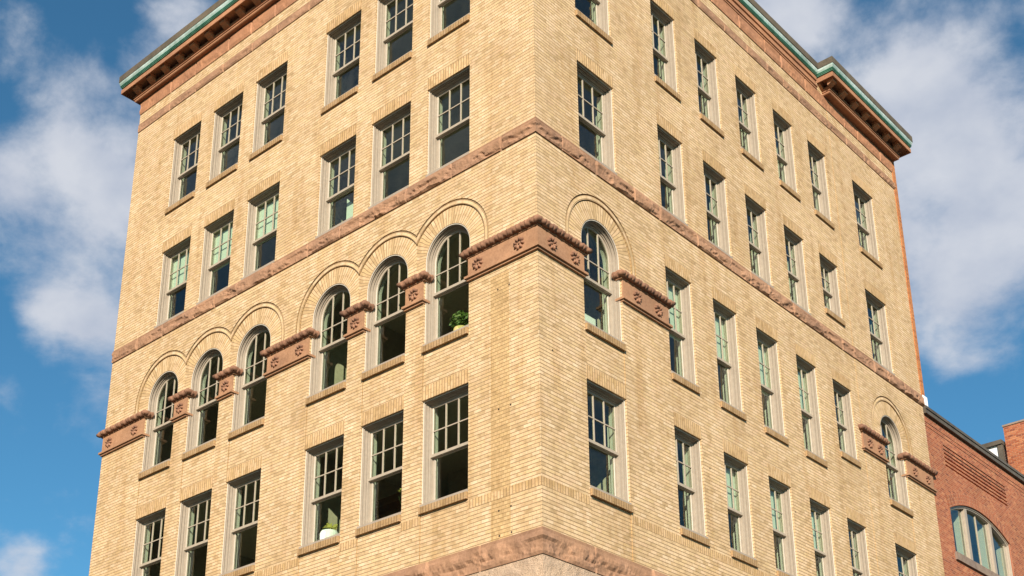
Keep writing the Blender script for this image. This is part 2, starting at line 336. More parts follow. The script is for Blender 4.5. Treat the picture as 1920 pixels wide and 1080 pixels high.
def build_wall(mb, wall, U):
    mine = [w for w in wins if w[0] == wall]
    V = []; Ed = []
    def loop(pts, closed=True):
        i0 = len(V); V.extend(Vector(p) for p in pts)
        n = len(pts)
        for k in range(n if closed else n-1): Ed.append((i0+k, i0+(k+1) % n))
    loop([(0, ZB), (U, ZB), (U, ZTOP), (0, ZTOP)])
    def rect(a, b, c, e): loop([(a, c), (b, c), (b, e), (a, e)])
    for (_, row, i, uc, w, z0, h, arch, sill) in mine:
        a, b = uc-w/2, uc+w/2
        if arch:
            loop([(a, z0), (b, z0)] + [(uc+RAD*math.cos(math.pi*k/48), SPR+RAD*math.sin(math.pi*k/48)) for k in range(49)])
            for r in (1.112, 1.138, 1.244, 1.270):
                loop([(uc+r, IMP)] + [(uc+r*math.cos(math.pi*k/48), SPR+r*math.sin(math.pi*k/48)) for k in range(49)] + [(uc-r, IMP)], False)
        else:
            rect(a, b, z0, z0+h); rect(a, b, z0+h, z0+h+0.33)
        if row == 'D' and not (wall == 'R' and i not in (0, 6)):
            for lo, hi in ((ZB, z0), (z0+h+0.33, 15.40)):
                rect(a, b, lo, hi)
                e = b-0.014 if wall == 'L' else a+0.014
                loop([(e, lo), (e, hi)], False)
    cs = ARCH[wall]
    for k in range(len(cs)-1):
        if cs[k+1]-cs[k] < 2.6: loop([((cs[k]+cs[k+1])/2, IMP), ((cs[k]+cs[k+1])/2, 18.9)], False)
    for c in cs: loop([(c-1.27, IMP), (c+1.27, IMP)], False); loop([(c-1.27, SPR), (c+1.27, SPR)], False)
    loop([(0, 11.40), (U, 11.40)], False); loop([(0, 11.585), (U, 11.585)], False)
    if wall == 'L':
        loop([(0.80, ZB), (0.80, 16.5), (1.32, 16.5), (1.32, ZB)], False)
    else: loop([(UPAV, ZB), (UPAV, ZTOP)], False)
    vs, es, fs, *_ = delaunay_2d_cdt(V, Ed, [], 0, 1e-5)
    info = {}
    edge_t = {}
    for t in fs:
        cx = sum(vs[k][0] for k in t)/3; cz = sum(vs[k][1] for k in t)/3
        rg = region(wall, cx, cz, mine)
        for k in range(3):
            a, b = t[k], t[(k+1) % 3]; edge_t.setdefault((min(a, b), max(a, b)), []).append(rg)
        if rg is None: continue
        off, mat, mode, c = rg
        uvs = []
        for k in t:
            u, z = vs[k]
            if mode == 'flat': uvs.append((u+0.07, z))
            elif mode == 'stand': uvs.append((z+0.02, u))
            else:
                du = u-c
                if z >= SPR: r = math.hypot(du, z-SPR); th = math.atan2(z-SPR, du)*1.0
                else: r = abs(du); th = (z-SPR) if cx > c else math.pi-(z-SPR)
                uvs.append((r-0.69, th*0.95) if mode == 'polar' else (th*1.2, r-1.138-0.0826*0.2))
        mb.face([wp(wall, vs[k][0], off, vs[k][1]) for k in t], mat, uvs)
    for (a, b), rs in edge_t.items():
        if len(rs) < 2: continue
        (pa, pb) = (vs[a], vs[b])
        o0, o1 = [(-0.20 if q is None else q[0]) for q in rs]
        if abs(o0-o1) < 1e-4: continue
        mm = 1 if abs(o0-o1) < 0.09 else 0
        ln = (pa-pb).length; vert = abs(pa[0]-pb[0]) < abs(pa[1]-pb[1])
        if vert: uvs = [(o0, pa[1]), (o0, pb[1]), (o1, pb[1]), (o1, pa[1])]
        else: uvs = [(pa[0], o0), (pb[0], o0), (pb[0], o1), (pa[0], o1)]
        mb.face([wp(wall, pa[0], o0, pa[1]), wp(wall, pb[0], o0, pb[1]), wp(wall, pb[0], o1, pb[1]), wp(wall, pa[0], o1, pa[1])], mm, uvs)

bld = thing('office_building', 'tall tan brick corner building with arched windows and brown stone bands', 'building')
mb = MB()
build_wall(mb, 'L', UL); build_wall(mb, 'R', UR)
# far side walls
mb.face([(-UL, 0, ZB), (-UL, UR, ZB), (-UL, UR, ZTOP), (-UL, 0, ZTOP)], 0, [(0, ZB), (UR, ZB), (UR, ZTOP), (0, ZTOP)])
mb.face([(0.0, UR, ZB), (-UL, UR, ZB), (-UL, UR, ZTOP), (0.0, UR, ZTOP)], 0, [(0, ZB), (UL, ZB), (UL, ZTOP), (0, ZTOP)])
mb.build('wall', [M_BRICK, M_DARKBRICK, M_LINTEL, M_VOUS], bld)

# ------------------------------------------------------------------ windows
def window_meshes(w, h, arch, meet, wsill=True):
    """frame, upper sash, lower sash, panes, wooden sill, inner casing as MB; local x along, y outwards (depth = -y), z up"""
    out = {}
    path = opening_path(w, h, arch)
    fr = MB()
    prof = [(0.0, 0.20), (0.0, 0.05), (0.004, 0.045), (0.026, 0.045), (0.030, 0.052), (0.012, 0.064), (0.012, 0.076), (0.040, 0.080), (0.042, 0.098), (0.018, 0.106), (0.018, 0.124), (0.044, 0.128), (0.046, 0.150), (0.062, 0.152), (0.062, 0.172), (0.045, 0.178), (0.045, 0.188), (0.084, 0.196), (0.086, 0.34), (0.0, 0.34)]
    mats = [0, 1, 1, 1] + [0]*15
    sweep(fr, path, prof, mats=mats)
    sl = MB()
    a, b = 0.0, w
    p = [(0.015, 0.001), (0.015, 0.07), (-0.22, 0.11), (-0.34, 0.11), (-0.34, 0.001)]
    for k in range(len(p)):
        q, s = p[k], p[(k+1) % len(p)]
        sl.face([(a+.002, q[0], q[1]), (b-.002, q[0], q[1]), (b-.002, s[0], s[1]), (a+.002, s[0], s[1])])
    sl.face([(a+.002, q[0], q[1]) for q in p]); sl.face([(b-.002, q[0], q[1]) for q in p][::-1])
    us = MB(); ls = MB(); gl = MB()
    S0, S1 = 0.080, 0.136
    top = [(x, z, mx, mz) for (x, z, mx, mz) in path if z > meet]
    top = [(0, meet, 1, 0)] + top + [(w, meet, -1, 0)]
    sweep(us, top, [(S0, 0.27), (S0, 0.225), (S1-0.012, 0.225), (S1, 0.235), (S1, 0.27), (S0, 0.27)])
    us.box(0.083, w-0.083, -0.272, -0.205, meet-0.03, meet+0.035)             # meeting rail
    hz = []
    r = w/2; hs = h-r
    def ztop(x):
        if not arch: return h-S1+0.005
        rr = r-S1+0.01; dx = abs(x-r); return hs+math.sqrt(max(rr*rr-dx*dx, 0))
    for k in (1, 2):
        x = S1+(w-2*S1)*k/3; us.box(x-0.014, x+0.014, -0.262, -0.229, meet+0.03, ztop(x))
    zm = (meet+0.03+h-S1)/2 if not arch else meet+0.50
    us.box(S1-0.005, w-S1+0.005, -0.260, -0.231, zm-0.013, zm+0.013)
    low = 0.109
    lp = [(0.087, low, 1, 1), (0.087, meet+0.02, 1, -1), (w-0.087, meet+0.02, -1, -1), (w-0.087, low, -1, 1)]
    sweep(ls, lp, [(0, 0.325), (0, 0.28), (0.058, 0.28), (0.066, 0.29), (0.066, 0.325), (0, 0.325)], closed=True)
    ls.box(0.10, w-0.10, -0.322, -0.278, low+0.002, low+0.085)
    # panes (5 mm thick)
    if arch:
        rr = r-S1+0.02; pts = [(S1-0.02, meet), (w-S1+0.02, meet)] + [(r+rr*math.cos(math.pi*k/32), hs+rr*math.sin(math.pi*k/32)) for k in range(33)]
        gl.face([(x, -0.245, z) for x, z in pts]); gl.face([(x, -0.250, z) for x, z in pts][::-1])
    else: gl.box(S1-0.02, w-S1+0.02, -0.250, -0.245, meet, h-S1+0.02)
    gl.box(0.14, w-0.14, -0.305, -0.300, low+0.06, meet)
    ic = MB()
    tun = opening_path(w, h, arch)
    sweep(ic, tun, [(0.085, 0.345), (0.075, 0.44), (0.02, 0.47), (-0.12, 0.472), (-0.12, 0.64)])
    ic.box(0.05, w-0.05, -0.66, -0.345, 0.055, 0.085)
    return fr, us, ls, gl, sl, ic
protos = {}
def get_protos(key):
    if key in protos: return protos[key]
    w, h, arch = key
    meet = {2.48: 1.22, 2.86: 1.37, 2.84: 1.40, 2.23: 1.10, 1.85: 0.92}[h]
    protos[key] = (window_meshes(w, h, arch, meet), meet)
    protos[key] = [None, protos[key][0], meet]
    return protos[key]
BLIND = {('L', 'B', 3), ('L', 'B', 4), ('L', 'B', 5), ('R', 'C', 1), ('R', 'C', 2), ('R', 'C', 3), ('R', 'C', 4), ('R', 'D', 2), ('R', 'D', 3), ('R', 'D', 4)}
win_list = []
def place(o, wall, uc, w, z0, base):
    if wall == 'L': o.location = (-(uc-w/2), -base, z0); o.rotation_euler = (0, 0, math.pi)
    else: o.location = (base, uc+w/2, z0); o.rotation_euler = (0, 0, -math.pi/2)
def add_window(wall, row, i, uc, w, z0, h, arch, sill):
    key = (w, h, arch); pr = get_protos(key)
    if pr[0] is None:
        fr, us, ls, gl, sl, ic = pr[1]
        pr[0] = [('window', fr, [M_FRAME, M_BEAD]), ('upper_sash', us, M_SASH), ('lower_sash', ls, M_SASH), ('pane', gl, M_GLASS), ('sill', sl, M_WSILL), ('inner_casing', ic, M_PLASTER)]
        objs = []
        root = fr.build('window', [M_FRAME, M_BEAD], bld)
        for n, m_, mt in pr[0][1:]: objs.append(m_.build(n, mt, root))
        pr.append((root, objs))
    else:
        r0_, os_ = pr[3]
        root = r0_.copy(); C.objects.link(root); root.parent = bld; objs = []
        for ch in os_:
            c = ch.copy(); C.objects.link(c); c.parent = root; objs.append(c)
    place(root, wall, uc, w, z0, wall_base(wall, uc))
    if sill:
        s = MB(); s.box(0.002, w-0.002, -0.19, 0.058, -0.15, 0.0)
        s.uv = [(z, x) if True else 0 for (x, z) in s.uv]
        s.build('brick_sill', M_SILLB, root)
    if (wall, row, i) in BLIND:
        q = MB(); q.box(0.10, w-0.10, -0.372, -0.366, pr[2]+rnd.uniform(-0.1, 0.1), h-0.1); q.build('blind', M_BLIND, root)
    if arch: root['label'] = 'round-arched sash window with pale painted frame'
    elif (wall, row, i) in BLIND: root['label'] = 'sash window with pale blind behind its upper sash'
    win_list.append(root)
for wn in wins: add_window(*wn)
# the one opening of the stone storey that reaches into view
STONE_WIN = ('R', 'S', 0, RC[0], WL, 7.35, 2.48, False, False)
add_window(*STONE_WIN)

# ------------------------------------------------------------------ interiors
it = MB()
for k, (zf) in enumerate((11.0, 15.05, 19.45, 23.35, 27.6)):
    for (x0, x1, y0, y1) in ((-UL+.6, -.66, .66, 6.5), (-6.5, -.66, 6.5, UR-.6)):
        it.face([(x0, y0, zf), (x1, y0, zf), (x1, y1, zf), (x0, y1, zf)], 0)            # floor
        it.face([(x0, y0, zf-.35), (x1, y0, zf-.35), (x1, y1, zf-.35), (x0, y1, zf-.35)], 1)   # ceiling below it
for z0, z1 in ((7.0, 10.65), (11.0, 14.7), (15.05, 19.1), (19.45, 23.0), (23.35, 27.25)):
    it.face([(-UL+.6, 6.5, z0), (-6.5, 6.5, z0), (-6.5, 6.5, z1), (-UL+.6, 6.5, z1)], 2)
    it.face([(-6.5, 6.5, z0), (-6.5, UR-.6, z0), (-6.5, UR-.6, z1), (-6.5, 6.5, z1)], 2)
    for x in (-8.0, -15.4): it.face([(x, .66, z0), (x, 6.5, z0), (x, 6.5, z1), (x, .66, z1)], 2)
    for y in (4.1, 14.7, 17.9): it.face([(-.66, y, z0), (-6.5, y, z0), (-6.5, y, z1), (-.66, y, z1)], 2)
it.build('office_interior', [M_FLOOR, M_CEIL, M_ROOMW], bld)

# ------------------------------------------------------------------ rock-faced bands
def band(name, mat, z0, z1, off, amp, runs, top=True, seed=0, back=-0.05, du=0.03, nz=10, joint=1.25):
    """runs: (wall, u0, u1, base); rough-split face, smooth ledges"""
    mb = MB()
    rg = random.Random(seed)
    for wall, ua, ub, base in runs:
        js = [ua]
        while js[-1] < ub-0.7: js.append(min(ub, js[-1]+joint*rg.uniform(0.7, 1.3)))
        js[-1] = ub
        n = max(2, int((ub-ua)/du)); us = [ua+(ub-ua)*k/n for k in range(n+1)]
        def P(u, j):
            z = z0+(z1-z0)*j/nz
            f = j/nz
            env = min(1, f/0.10, max(0, (0.92-f))/0.25) if 0 < j < nz else 0
            jd = min(abs(u-q) for q in js)
            blk = sum(1 for q in js if q <= u)
            a = noise.noise(Vector((u*1.3, z*1.5, seed+blk*3.7)))*0.7 + noise.noise(Vector((u*4, z*5, seed+9.1)))*0.45 + noise.noise(Vector((u*15, z*18, seed+4.1)))*0.16
            c = noise.noise(Vector((u*1.5+blk*7.7, z*6.0, seed+2.3)))+0.35*noise.noise(Vector((u*9, z*15, seed+6.6)))
            chip = min(1, max(0, (c-0.05)/0.3))*(1 if f < 0.62 else max(0, (0.8-f)/0.18))
            o = off + ((0.45+a)*amp-chip*amp*0.7)*env + 0.012*math.sin(blk*5.1)*(0 < j < nz)
            if jd < du*0.6 and ua+0.1 < u < ub-0.1: o = max(0.006, o-0.035)
            o = max(o, 0.005)
            zz = z + (noise.noise(Vector((u*3, seed, blk*2.2)))*0.03 if j == 1 else 0)
            oo = base+o
            uu = u
            if u == ua and ua == 0: uu = -oo            # mitre at the corner
            return wp(wall, uu, oo, zz)
        for i in range(n):
            for j in range(nz):
                mb.face([P(us[i], j), P(us[i+1], j), P(us[i+1], j+1), P(us[i], j+1)], 0)
            for j in (0, nz):
                a, b = P(us[i], j), P(us[i+1], j)
                q = [wp(wall, us[i+1], base+back, a[2]), wp(wall, us[i], base+back, a[2])]
                mb.face([a, b]+q, 0)
        for u in (ua, ub):
            if u == 0: continue
            for j in range(nz):
                a, b = P(u, j), P(u, j+1)
                mb.face([a, b, wp(wall, u, base+back, b[2]), wp(wall, u, base+back, a[2])], 0)
    return mb.build(name, mat, bld, merge=True)
full = [('L', 0, UL, 0), ('R', 0, UPAV, 0), ('R', UPAV, UR, 0.012)]
band('belt_course', M_BROWN, 19.59, 19.965, 0.03, 0.06, full, seed=1)
band('string_course', M_BROWN, 27.60, 27.88, 0.02, 0.04, full, seed=2, nz=5)
band('frieze', M_CORN, 28.27, 28.74, 0.02, 0.03, full, seed=3, nz=5)
band('base_band', M_BROWN, 9.98, 10.52, 0.04, 0.06, full, seed=4, nz=9, joint=1.9)

# stone storeys below
sb = MB()
def stone_wall(wall, U, hole):
    V = [Vector(p) for p in ((0, 0), (U, 0), (U, ZB), (0, ZB))]; Ed = [(0, 1), (1, 2), (2, 3), (3, 0)]
    if hole:
        a, b, c, e = hole; V += [Vector(p) for p in ((a, c), (b, c), (b, e), (a, e))]; Ed += [(4, 5), (5, 6), (6, 7), (7, 4)]
    vs, es, fs, *_ = delaunay_2d_cdt(V, Ed, [], 0, 1e-5)
    for t in fs:
        cx = sum(vs[k][0] for k in t)/3; cz = sum(vs[k][1] for k in t)/3
        if hole and a < cx < b and c < cz < e: continue
        sb.face([wp(wall, vs[k][0], 0.02, vs[k][1]) if vs[k][0] > 0 else ((0.02, -0.02, vs[k][1])) for k in t])
    if hole:
        for (p, q) in (((a, c), (b, c)), ((b, c), (b, e)), ((b, e), (a, e)), ((a, e), (a, c))):
            sb.face([wp(wall, p[0], .02, p[1]), wp(wall, q[0], .02, q[1]), wp(wall, q[0], -.3, q[1]), wp(wall, p[0], -.3, p[1])])
stone_wall('L', UL, None); stone_wall('R', UR, (RC[0]-WL/2, RC[0]+WL/2, 7.35, 9.83))
sb.face([(-UL, 0, 0), (-UL, UR, 0), (-UL, UR, ZB), (-UL, 0, ZB)]); sb.face([(0, UR, 0), (-UL, UR, 0), (-UL, UR, ZB), (0, UR, ZB)])
sb.build('stone_base', M_GRAN, bld)

# ------------------------------------------------------------------ impost blocks with leaf roll and rosettes
def rosette_mesh():
    m = MB()
    def blob(cx, cz, rx, rz, h, ang=0):
        n, k = 8, 3; c, s = math.cos(ang), math.sin(ang)
        ring = []
        for j in range(k+1):
            f = j/k*math.pi/2
            ring.append([(cx+(rx*math.cos(f)*math.cos(2*math.pi*i/n))*c-(rz*math.cos(f)*math.sin(2*math.pi*i/n))*s, h*math.sin(f), cz+(rx*math.cos(f)*math.cos(2*math.pi*i/n))*s+(rz*math.cos(f)*math.sin(2*math.pi*i/n))*c) for i in range(n)])
        for j in range(k):
            for i in range(n):
                m.face([ring[j][i], ring[j][(i+1) % n], ring[j+1][(i+1) % n], ring[j+1][i]])
    for k in range(8):
        a = 2*math.pi*k/8+0.2; blob(0.070*math.cos(a), 0.070*math.sin(a), 0.034, 0.024, 0.042, a)
    blob(0, 0, 0.020, 0.020, 0.022)
    return m
ros_proto = None
def place_rosette(wall, u, z, base, parent):
    global ros_proto
    if ros_proto is None: o = ros_proto = rosette_mesh().build('rosette', M_TERRAD, parent, smooth=True, merge=True)
    else: o = ros_proto.copy(); C.objects.link(o); o.parent = parent
    if wall == 'L': o.location = (-u, -base, z); o.rotation_euler = (0, 0, math.pi)
    else: o.location = (base, u, z); o.rotation_euler = (0, 0, -math.pi/2)
    o.scale = (1.5, 1.5, 1.5)
def roll(mb, pts, zc, rad, base_pitch=0.25):
    """leaf-carved roll along plan polyline pts"""
    n = 12; s = 0.0; rings = []
    for a, b in zip(pts, pts[1:]):
        a = Vector(a); b = Vector(b); L = (b-a).length; k = max(2, int(L/0.017)); dr = (b-a)/L
        nr = Vector((dr.y, -dr.x))
        for i in range(k+(1 if b == Vector(pts[-1]) else 0)):
            p = a+dr*(L*i/k); ss = s+L*i/k
            rings.append((p, nr, ss))
        s += L
    # mitred direction at bends
    out = []
    for q, (p, nr, ss) in enumerate(rings):
        ring = []
        nn = nr
        for B in range(1, len(pts)-1):
            if (p-Vector(pts[B])).length < 1e-6:
                d0 = (Vector(pts[B])-Vector(pts[B-1])).normalized(); d1 = (Vector(pts[B+1])-Vector(pts[B])).normalized()
                m = Vector((d0.y, -d0.x))+Vector((d1.y, -d1.x)); nn = m/max(0.4, m.length_squared/2)
        for i in range(n):
            th = 2*math.pi*i/n
            ph = (ss/base_pitch + 0.42*math.cos(th+0.6)) % 1.0
            rr = rad*(0.68+0.08*math.sin(6*th+14*ph)+0.42*abs(math.sin(math.pi*ph))**0.6 - (0.16 if abs(ph-0.5) < 0.07 else 0))
            ring.append((p.x+nn.x*rr*math.cos(th), p.y+nn.y*rr*math.cos(th), zc+rr*math.sin(th)))
        out.append(ring)
    for q in range(len(out)-1):
        for i in range(n):
            mb.face([out[q][i], out[q][(i+1) % n], out[q+1][(i+1) % n], out[q+1][i]])
    for ring in (out[0], out[-1]):
        mb.face(ring)
def plan(wall, u, o):
    p = wp(wall, u, o, 0); return (p[0], p[1])
def impost(wall, ua, ub, base, ros, end_a=True, end_b=True):
    """one block between windows; ros: positions of rosettes along the face"""
    bd = MB()
    z0, z1 = 16.76, 17.22; pr = 0.035
    def pris(a, b, o0, o1, za, zb):
        p = [wp(wall, u, o, z) for z in (za, zb) for o in (o0, o1) for u in (a, b)]
        for q in ((0, 2, 3, 1), (4, 5, 7, 6), (0, 1, 5, 4), (2, 6, 7, 3), (0, 4, 6, 2), (1, 3, 7, 5)): bd.face([p[k] for k in q])
    pris(ua+.004, ub-.004, base-.19, base+pr, z0, z1)
    e = 0.035
    pris(ua-e-.02, ub+e+.02, base-.18, base+pr+.065, 16.70, 16.757)
    pris(ua-e*.5, ub+e*.5, base-.18, base+pr+.02, 16.655, 16.698)
    pris(ua-.06, ub+.06, base-.18, base+pr+.02, 17.222, 17.27)
    o = bd.build('impost_block', M_TERRA, bld)
    for u in ros: place_rosette(wall, u, 16.985, base+pr+.0, o)
    rl = MB(); oc = base+0.075
    ptsu = [(ua-.07, base-.16), (ua-.07, oc), (ub+.07, oc), (ub+.07, base-.16)]
    pts = [plan(wall, *q) for q in ptsu]
    if wall == 'R': pts = pts
    roll(rl, pts, 17.335, 0.088)
    rl.build('leaf_roll', M_TERRAD, o, smooth=True, merge=True)
    cp = MB()
    p = [wp(wall, u, q, z) for z in (17.405, 17.44) for q in (base-.1, base+.075) for u in (ua-.05, ub+.05)]
    for q in ((0, 2, 3, 1), (4, 5, 7, 6), (0, 1, 5, 4), (2, 6, 7, 3), (0, 4, 6, 2), (1, 3, 7, 5)): cp.face([p[k] for k in q])
    cp.build('ledge', M_TERRAD, o)
hw = WL/2
for k in range(5):
    a, b = LC[k]+hw, LC[k+1]-hw
    ros = [(a+b)/2] if b-a < 1 else [a+0.33, b-0.33]
    impost('L', a, b, 0, ros)
impost('L', LC[5]+hw, UL, 0, [LC[5]+hw+0.42, UL-0.35])
impost('R', RC[0]+hw, RC[1]-WR/2-.02, 0, [RC[0]+hw+0.52, RC[1]-WR/2-0.45])
impost('R', UPAV-.10, RC[6]-hw, 0.012, [UPAV+0.28, RC[6]-hw-0.33])
impost('R', RC[6]+hw, UR, 0.012, [RC[6]+hw+0.5, UR-0.42])
# corner block wraps both facades
def corner_prism(bd, uL, uR, o, za, zb, back=-.19):
    P = [(-uL, -o), (o, -o), (o, uR), (back, uR), (back, -back), (-uL, -back)]
    for z in (za, zb): bd.face([(x, y, z) for x, y in P])
    for k in range(6):
        (x0, y0), (x1, y1) = P[k], P[(k+1) % 6]; bd.face([(x0, y0, za), (x1, y1, za), (x1, y1, zb), (x0, y0, zb)])
a, b = LC[0]-hw, RC[0]-hw
bd = MB()
corner_prism(bd, a-.004, b-.004, .035, 16.76, 17.22)
corner_prism(bd, a+.055, b+.055, .10, 16.70, 16.757, -.18)
corner_prism(bd, a+.017, b+.017, .055, 16.655, 16.698, -.18)
corner_prism(bd, a+.06, b+.06, .055, 17.222, 17.27, -.18)
cb = bd.build('impost_block', M_TERRA, bld)
for u in (0.47, a-0.30): place_rosette('L', u, 16.985, .035, cb)
for u in (0.42, b-0.34): place_rosette('R', u, 16.985, .035, cb)
rl = MB(); roll(rl, [(-a-.07, .16), (-a-.07, -.075), (.075, -.075), (.075, b+.07), (-.16, b+.07)], 17.335, .088)
rl.build('leaf_roll', M_TERRAD, cb, smooth=True, merge=True)
cp = MB(); corner_prism(cp, a+.05, b+.05, .075, 17.405, 17.44, -.1); cp.build('ledge', M_TERRAD, cb)

# ------------------------------------------------------------------ cornice
def plan_sweep(mb, path, prof, mat=0, caps=True, mats=None):
    """path: plan points; outward is to the right of travel; prof: (outward, z)"""
    P = [Vector(p) for p in path]; n = len(P); mit = []
    for i in range(n):
        ds = []
        if i > 0: ds.append((P[i]-P[i-1]).normalized())
        if i < n-1: ds.append((P[i+1]-P[i]).normalized())
        ns = [Vector((q.y, -q.x)) for q in ds]
        m = ns[0] if len(ns) == 1 else (ns[0]+ns[1])/(1+ns[0].dot(ns[1]))
        mit.append(m)
    V = lambda i, q: (P[i].x+mit[i].x*q[0], P[i].y+mit[i].y*q[0], q[1])
    k = len(prof)
    for i in range(n-1):
        for j in range(k):
            a, b = prof[j], prof[(j+1) % k]
            mb.face([V(i, a), V(i+1, a), V(i+1, b), V(i, b)], mats[j] if mats else mat)
    if caps:
        for i in (0, n-1): mb.face([V(i, q) for q in prof], mat)
pathA = [(-UL, UR), (-UL, 0), (0, 0), (0, 3.6), (-1.2, 3.6)]
pathB = [(0, 4.16), (0, 13.64)]
pathC = [(-1.5, UPAV), (0.1, UPAV), (0.1, UR), (-UL, UR)]
bedp = [(-.1, 28.745), (.14, 28.745), (.16, 28.765), (.16, 28.82), (.185, 28.825), (.185, 28.855), (.165, 28.86), (.165, 28.895), (.19, 28.90), (.19, 28.93), (.17, 28.935), (.17, 29.0), (-.1, 29.0)]
cor = [(-.1, 29.12), (.44, 29.12), (.44, 29.04), (.475, 29.04), (.475, 29.19), (.44, 29.19), (.44, 29.249), (-.1, 29.249)]
mc = MB()
for pth in (pathA, pathC):
    plan_sweep(mc, pth, bedp); plan_sweep(mc, pth, cor)
    plan_sweep(mc, pth, [(-.1, 29.0), (.05, 29.0), (.05, 29.121), (-.1, 29.121)])
plan_sweep(mc, pathB, [(-.1, 28.745), (.04, 28.745), (.04, 28.80), (.07, 28.81), (.07, 28.87), (.02, 28.88), (.02, 29.05), (.06, 29.07), (.06, 29.20), (-.1, 29.20)])
cornice = mc.build('cornice', M_CORN, bld)
gu = MB()
gp = lambda o: [(-.1, 29.25), (o-.02, 29.25), (o-.02, 29.275), (o+.0, 29.28), (o+.0, 29.30), (o-.012, 29.305), (o-.012, 29.315), (o+.012, 29.32), (o+.012, 29.345), (o, 29.35), (o+.03, 29.41), (o+.04, 29.46), (-.1, 29.46)]
gm = [0]*9+[1, 1, 1, 1]
for pth in (pathA, pathC): plan_sweep(gu, pth, gp(.50), mats=gm)
plan_sweep(gu, pathB, gp(.09), mats=gm)
gu.build('copper_gutter', [M_COPPER, M_COPPERL], cornice)
pc = MB()
pp = lambda o: [(-.3, 29.464), (o+.02, 29.464), (o+.05, 29.47), (o+.05, 29.70), (-.3, 29.74)]
for pth in (pathA, pathC): plan_sweep(pc, pth, pp(.50))
plan_sweep(pc, pathB, pp(.10))
pc.build('parapet', M_SLATE, cornice)
def bracket_mesh():
    m = MB(); w = 0.115
    pr = [(.19, 29.118), (.41, 29.118), (.41, 29.068), (.40, 29.062), (.40, 29.01), (.37, 28.985), (.33, 28.975), (.26, 28.93), (.19, 28.90)]
    for x in (-w, w): m.face([(x, o, z) for o, z in pr])
    for k in range(len(pr)):
        a, b = pr[k], pr[(k+1) % len(pr)]; m.face([(-w, a[0], a[1]), (w, a[0], a[1]), (w, b[0], b[1]), (-w, b[0], b[1])])
    m.box(-w-.032, w+.032, .19, .432, 29.072, 29.117)
    return m
br = None
def place_bracket(x, y, rot):
    global br
    if br is None: o = br = bracket_mesh().build('bracket', M_CORN, cornice)
    else: o = br.copy(); C.objects.link(o); o.parent = cornice
    o.location = (x, y, 0); o.rotation_euler = (0, 0, rot)
for k in range(22): place_bracket(-(15.93-0.735*k), 0, math.pi)
for k in range(5): place_bracket(0, 0.35+0.735*k, -math.pi/2)
for k in range(7): place_bracket(0.1, 13.98+0.735*k, -math.pi/2)
place_bracket(0.1-.13, UPAV, math.pi)
rf = MB(); rf.face([(-UL, 0, 29.1), (0, 0, 29.1), (0, UR, 29.1), (-UL, UR, 29.1)]); rf.build('roof', M_SLATE, bld)
# red brick end wall of the tan building, seen as a thin strip beside it
ew = MB(); ew.box(-3.0, 0.045, UR+.002, UR+.20, 19.6, 28.9); ew.build('end_wall', M_ORANGE, bld)
fl = MB(); fl.box(-3.0, 0.07, UR+.002, UR+.30, 19.66, 19.98); fl.build('flashing', M_WHITE, bld)

# ------------------------------------------------------------------ red brick neighbour
red = thing('brick_building', 'lower red brick building with wide segmental arched window at right edge', 'building', (0, UR, 0))
RC0, RR, RZC = 22.0, 5.3, 11.745
def arc_pts(w0, n=24, r=RR, uc=RC0): return [(uc-w0+2*w0*k/n, RZC+math.sqrt(r*r-(-w0+2*w0*k/n)**2)) for k in range(n+1)]
rb = MB()
def red_wall():
    U0, U1, Z1 = UR+.004, 40.0, 19.36
    V = []; Ed = []
    def loop(pts, closed=True):
        i0 = len(V); V.extend(Vector(p) for p in pts); n = len(pts)
        for k in range(n if closed else n-1): Ed.append((i0+k, i0+(k+1) % n))
    loop([(U0, 0), (U1, 0), (U1, Z1), (U0, Z1)])
    op = [(19.7, 15.05), (24.3, 15.05)] + arc_pts(2.3)[::-1]
    loop(op)
    ring = [(RC0+(RR+.38)*math.sin(t), RZC+(RR+.38)*math.cos(t)) for t in [(-.46+.92*k/24) for k in range(25)]]
    ring = ring + [(RC0+RR*math.sin(t), RZC+RR*math.cos(t)) for t in [(.46-.92*k/24) for k in range(25)]]
    loop(ring)
    lines = []
    for k in range(6): 
        z = 18.70-0.135*k; lines.append((z-.055, z))
        loop([(19.8, z-.055), (24.7, z-.055), (24.7, z), (19.8, z)])
    for z in (19.12, 18.98):
        lines.append((z-.025, z)); loop([(U0, z-.025), (U1, z-.025), (U1, z), (U0, z)])
    vs, es, fs, *_ = delaunay_2d_cdt(V, Ed, [], 0, 1e-5)
    et = {}
    for t in fs:
        u = sum(vs[k][0] for k in t)/3; z = sum(vs[k][1] for k in t)/3
        off = 0.0; mode = 0
        q = math.hypot(u-RC0, z-RZC); th = math.atan2(u-RC0, z-RZC)
        if abs(u-RC0) < 2.3 and 15.05 < z and q < RR: off = None
        elif RR < q < RR+.38 and abs(th) < .46: off = 0.012; mode = 1
        else:
            for k, (a, b) in enumerate(lines):
                if a < z < b and (k >= 6 or 19.8 < u < 24.7): off = -0.085
        for k in range(3):
            a, b = t[k], t[(k+1) % 3]; et.setdefault((min(a, b), max(a, b)), []).append(off)
        if off is None: continue
        uv = [(vs[k][0], vs[k][1]) for k in t]
        if mode: uv = [(math.hypot(a-RC0, b-RZC), math.atan2(a-RC0, b-RZC)*5.4) for a, b in uv]
        rb.face([(off, vs[k][0]-UR, vs[k][1]) for k in t], 0, uv)
    for (a, b), rs in et.items():
        if len(rs) < 2: continue
        o0, o1 = [(-.25 if q is None else q) for q in rs]
        if abs(o0-o1) < 1e-4: continue
        pa, pb = vs[a], vs[b]
        rb.face([(o0, pa[0]-UR, pa[1]), (o0, pb[0]-UR, pb[1]), (o1, pb[0]-UR, pb[1]), (o1, pa[0]-UR, pa[1])], 0, [(pa[0], o0), (pb[0], o0), (pb[0], o1), (pa[0], o1)])
red_wall()
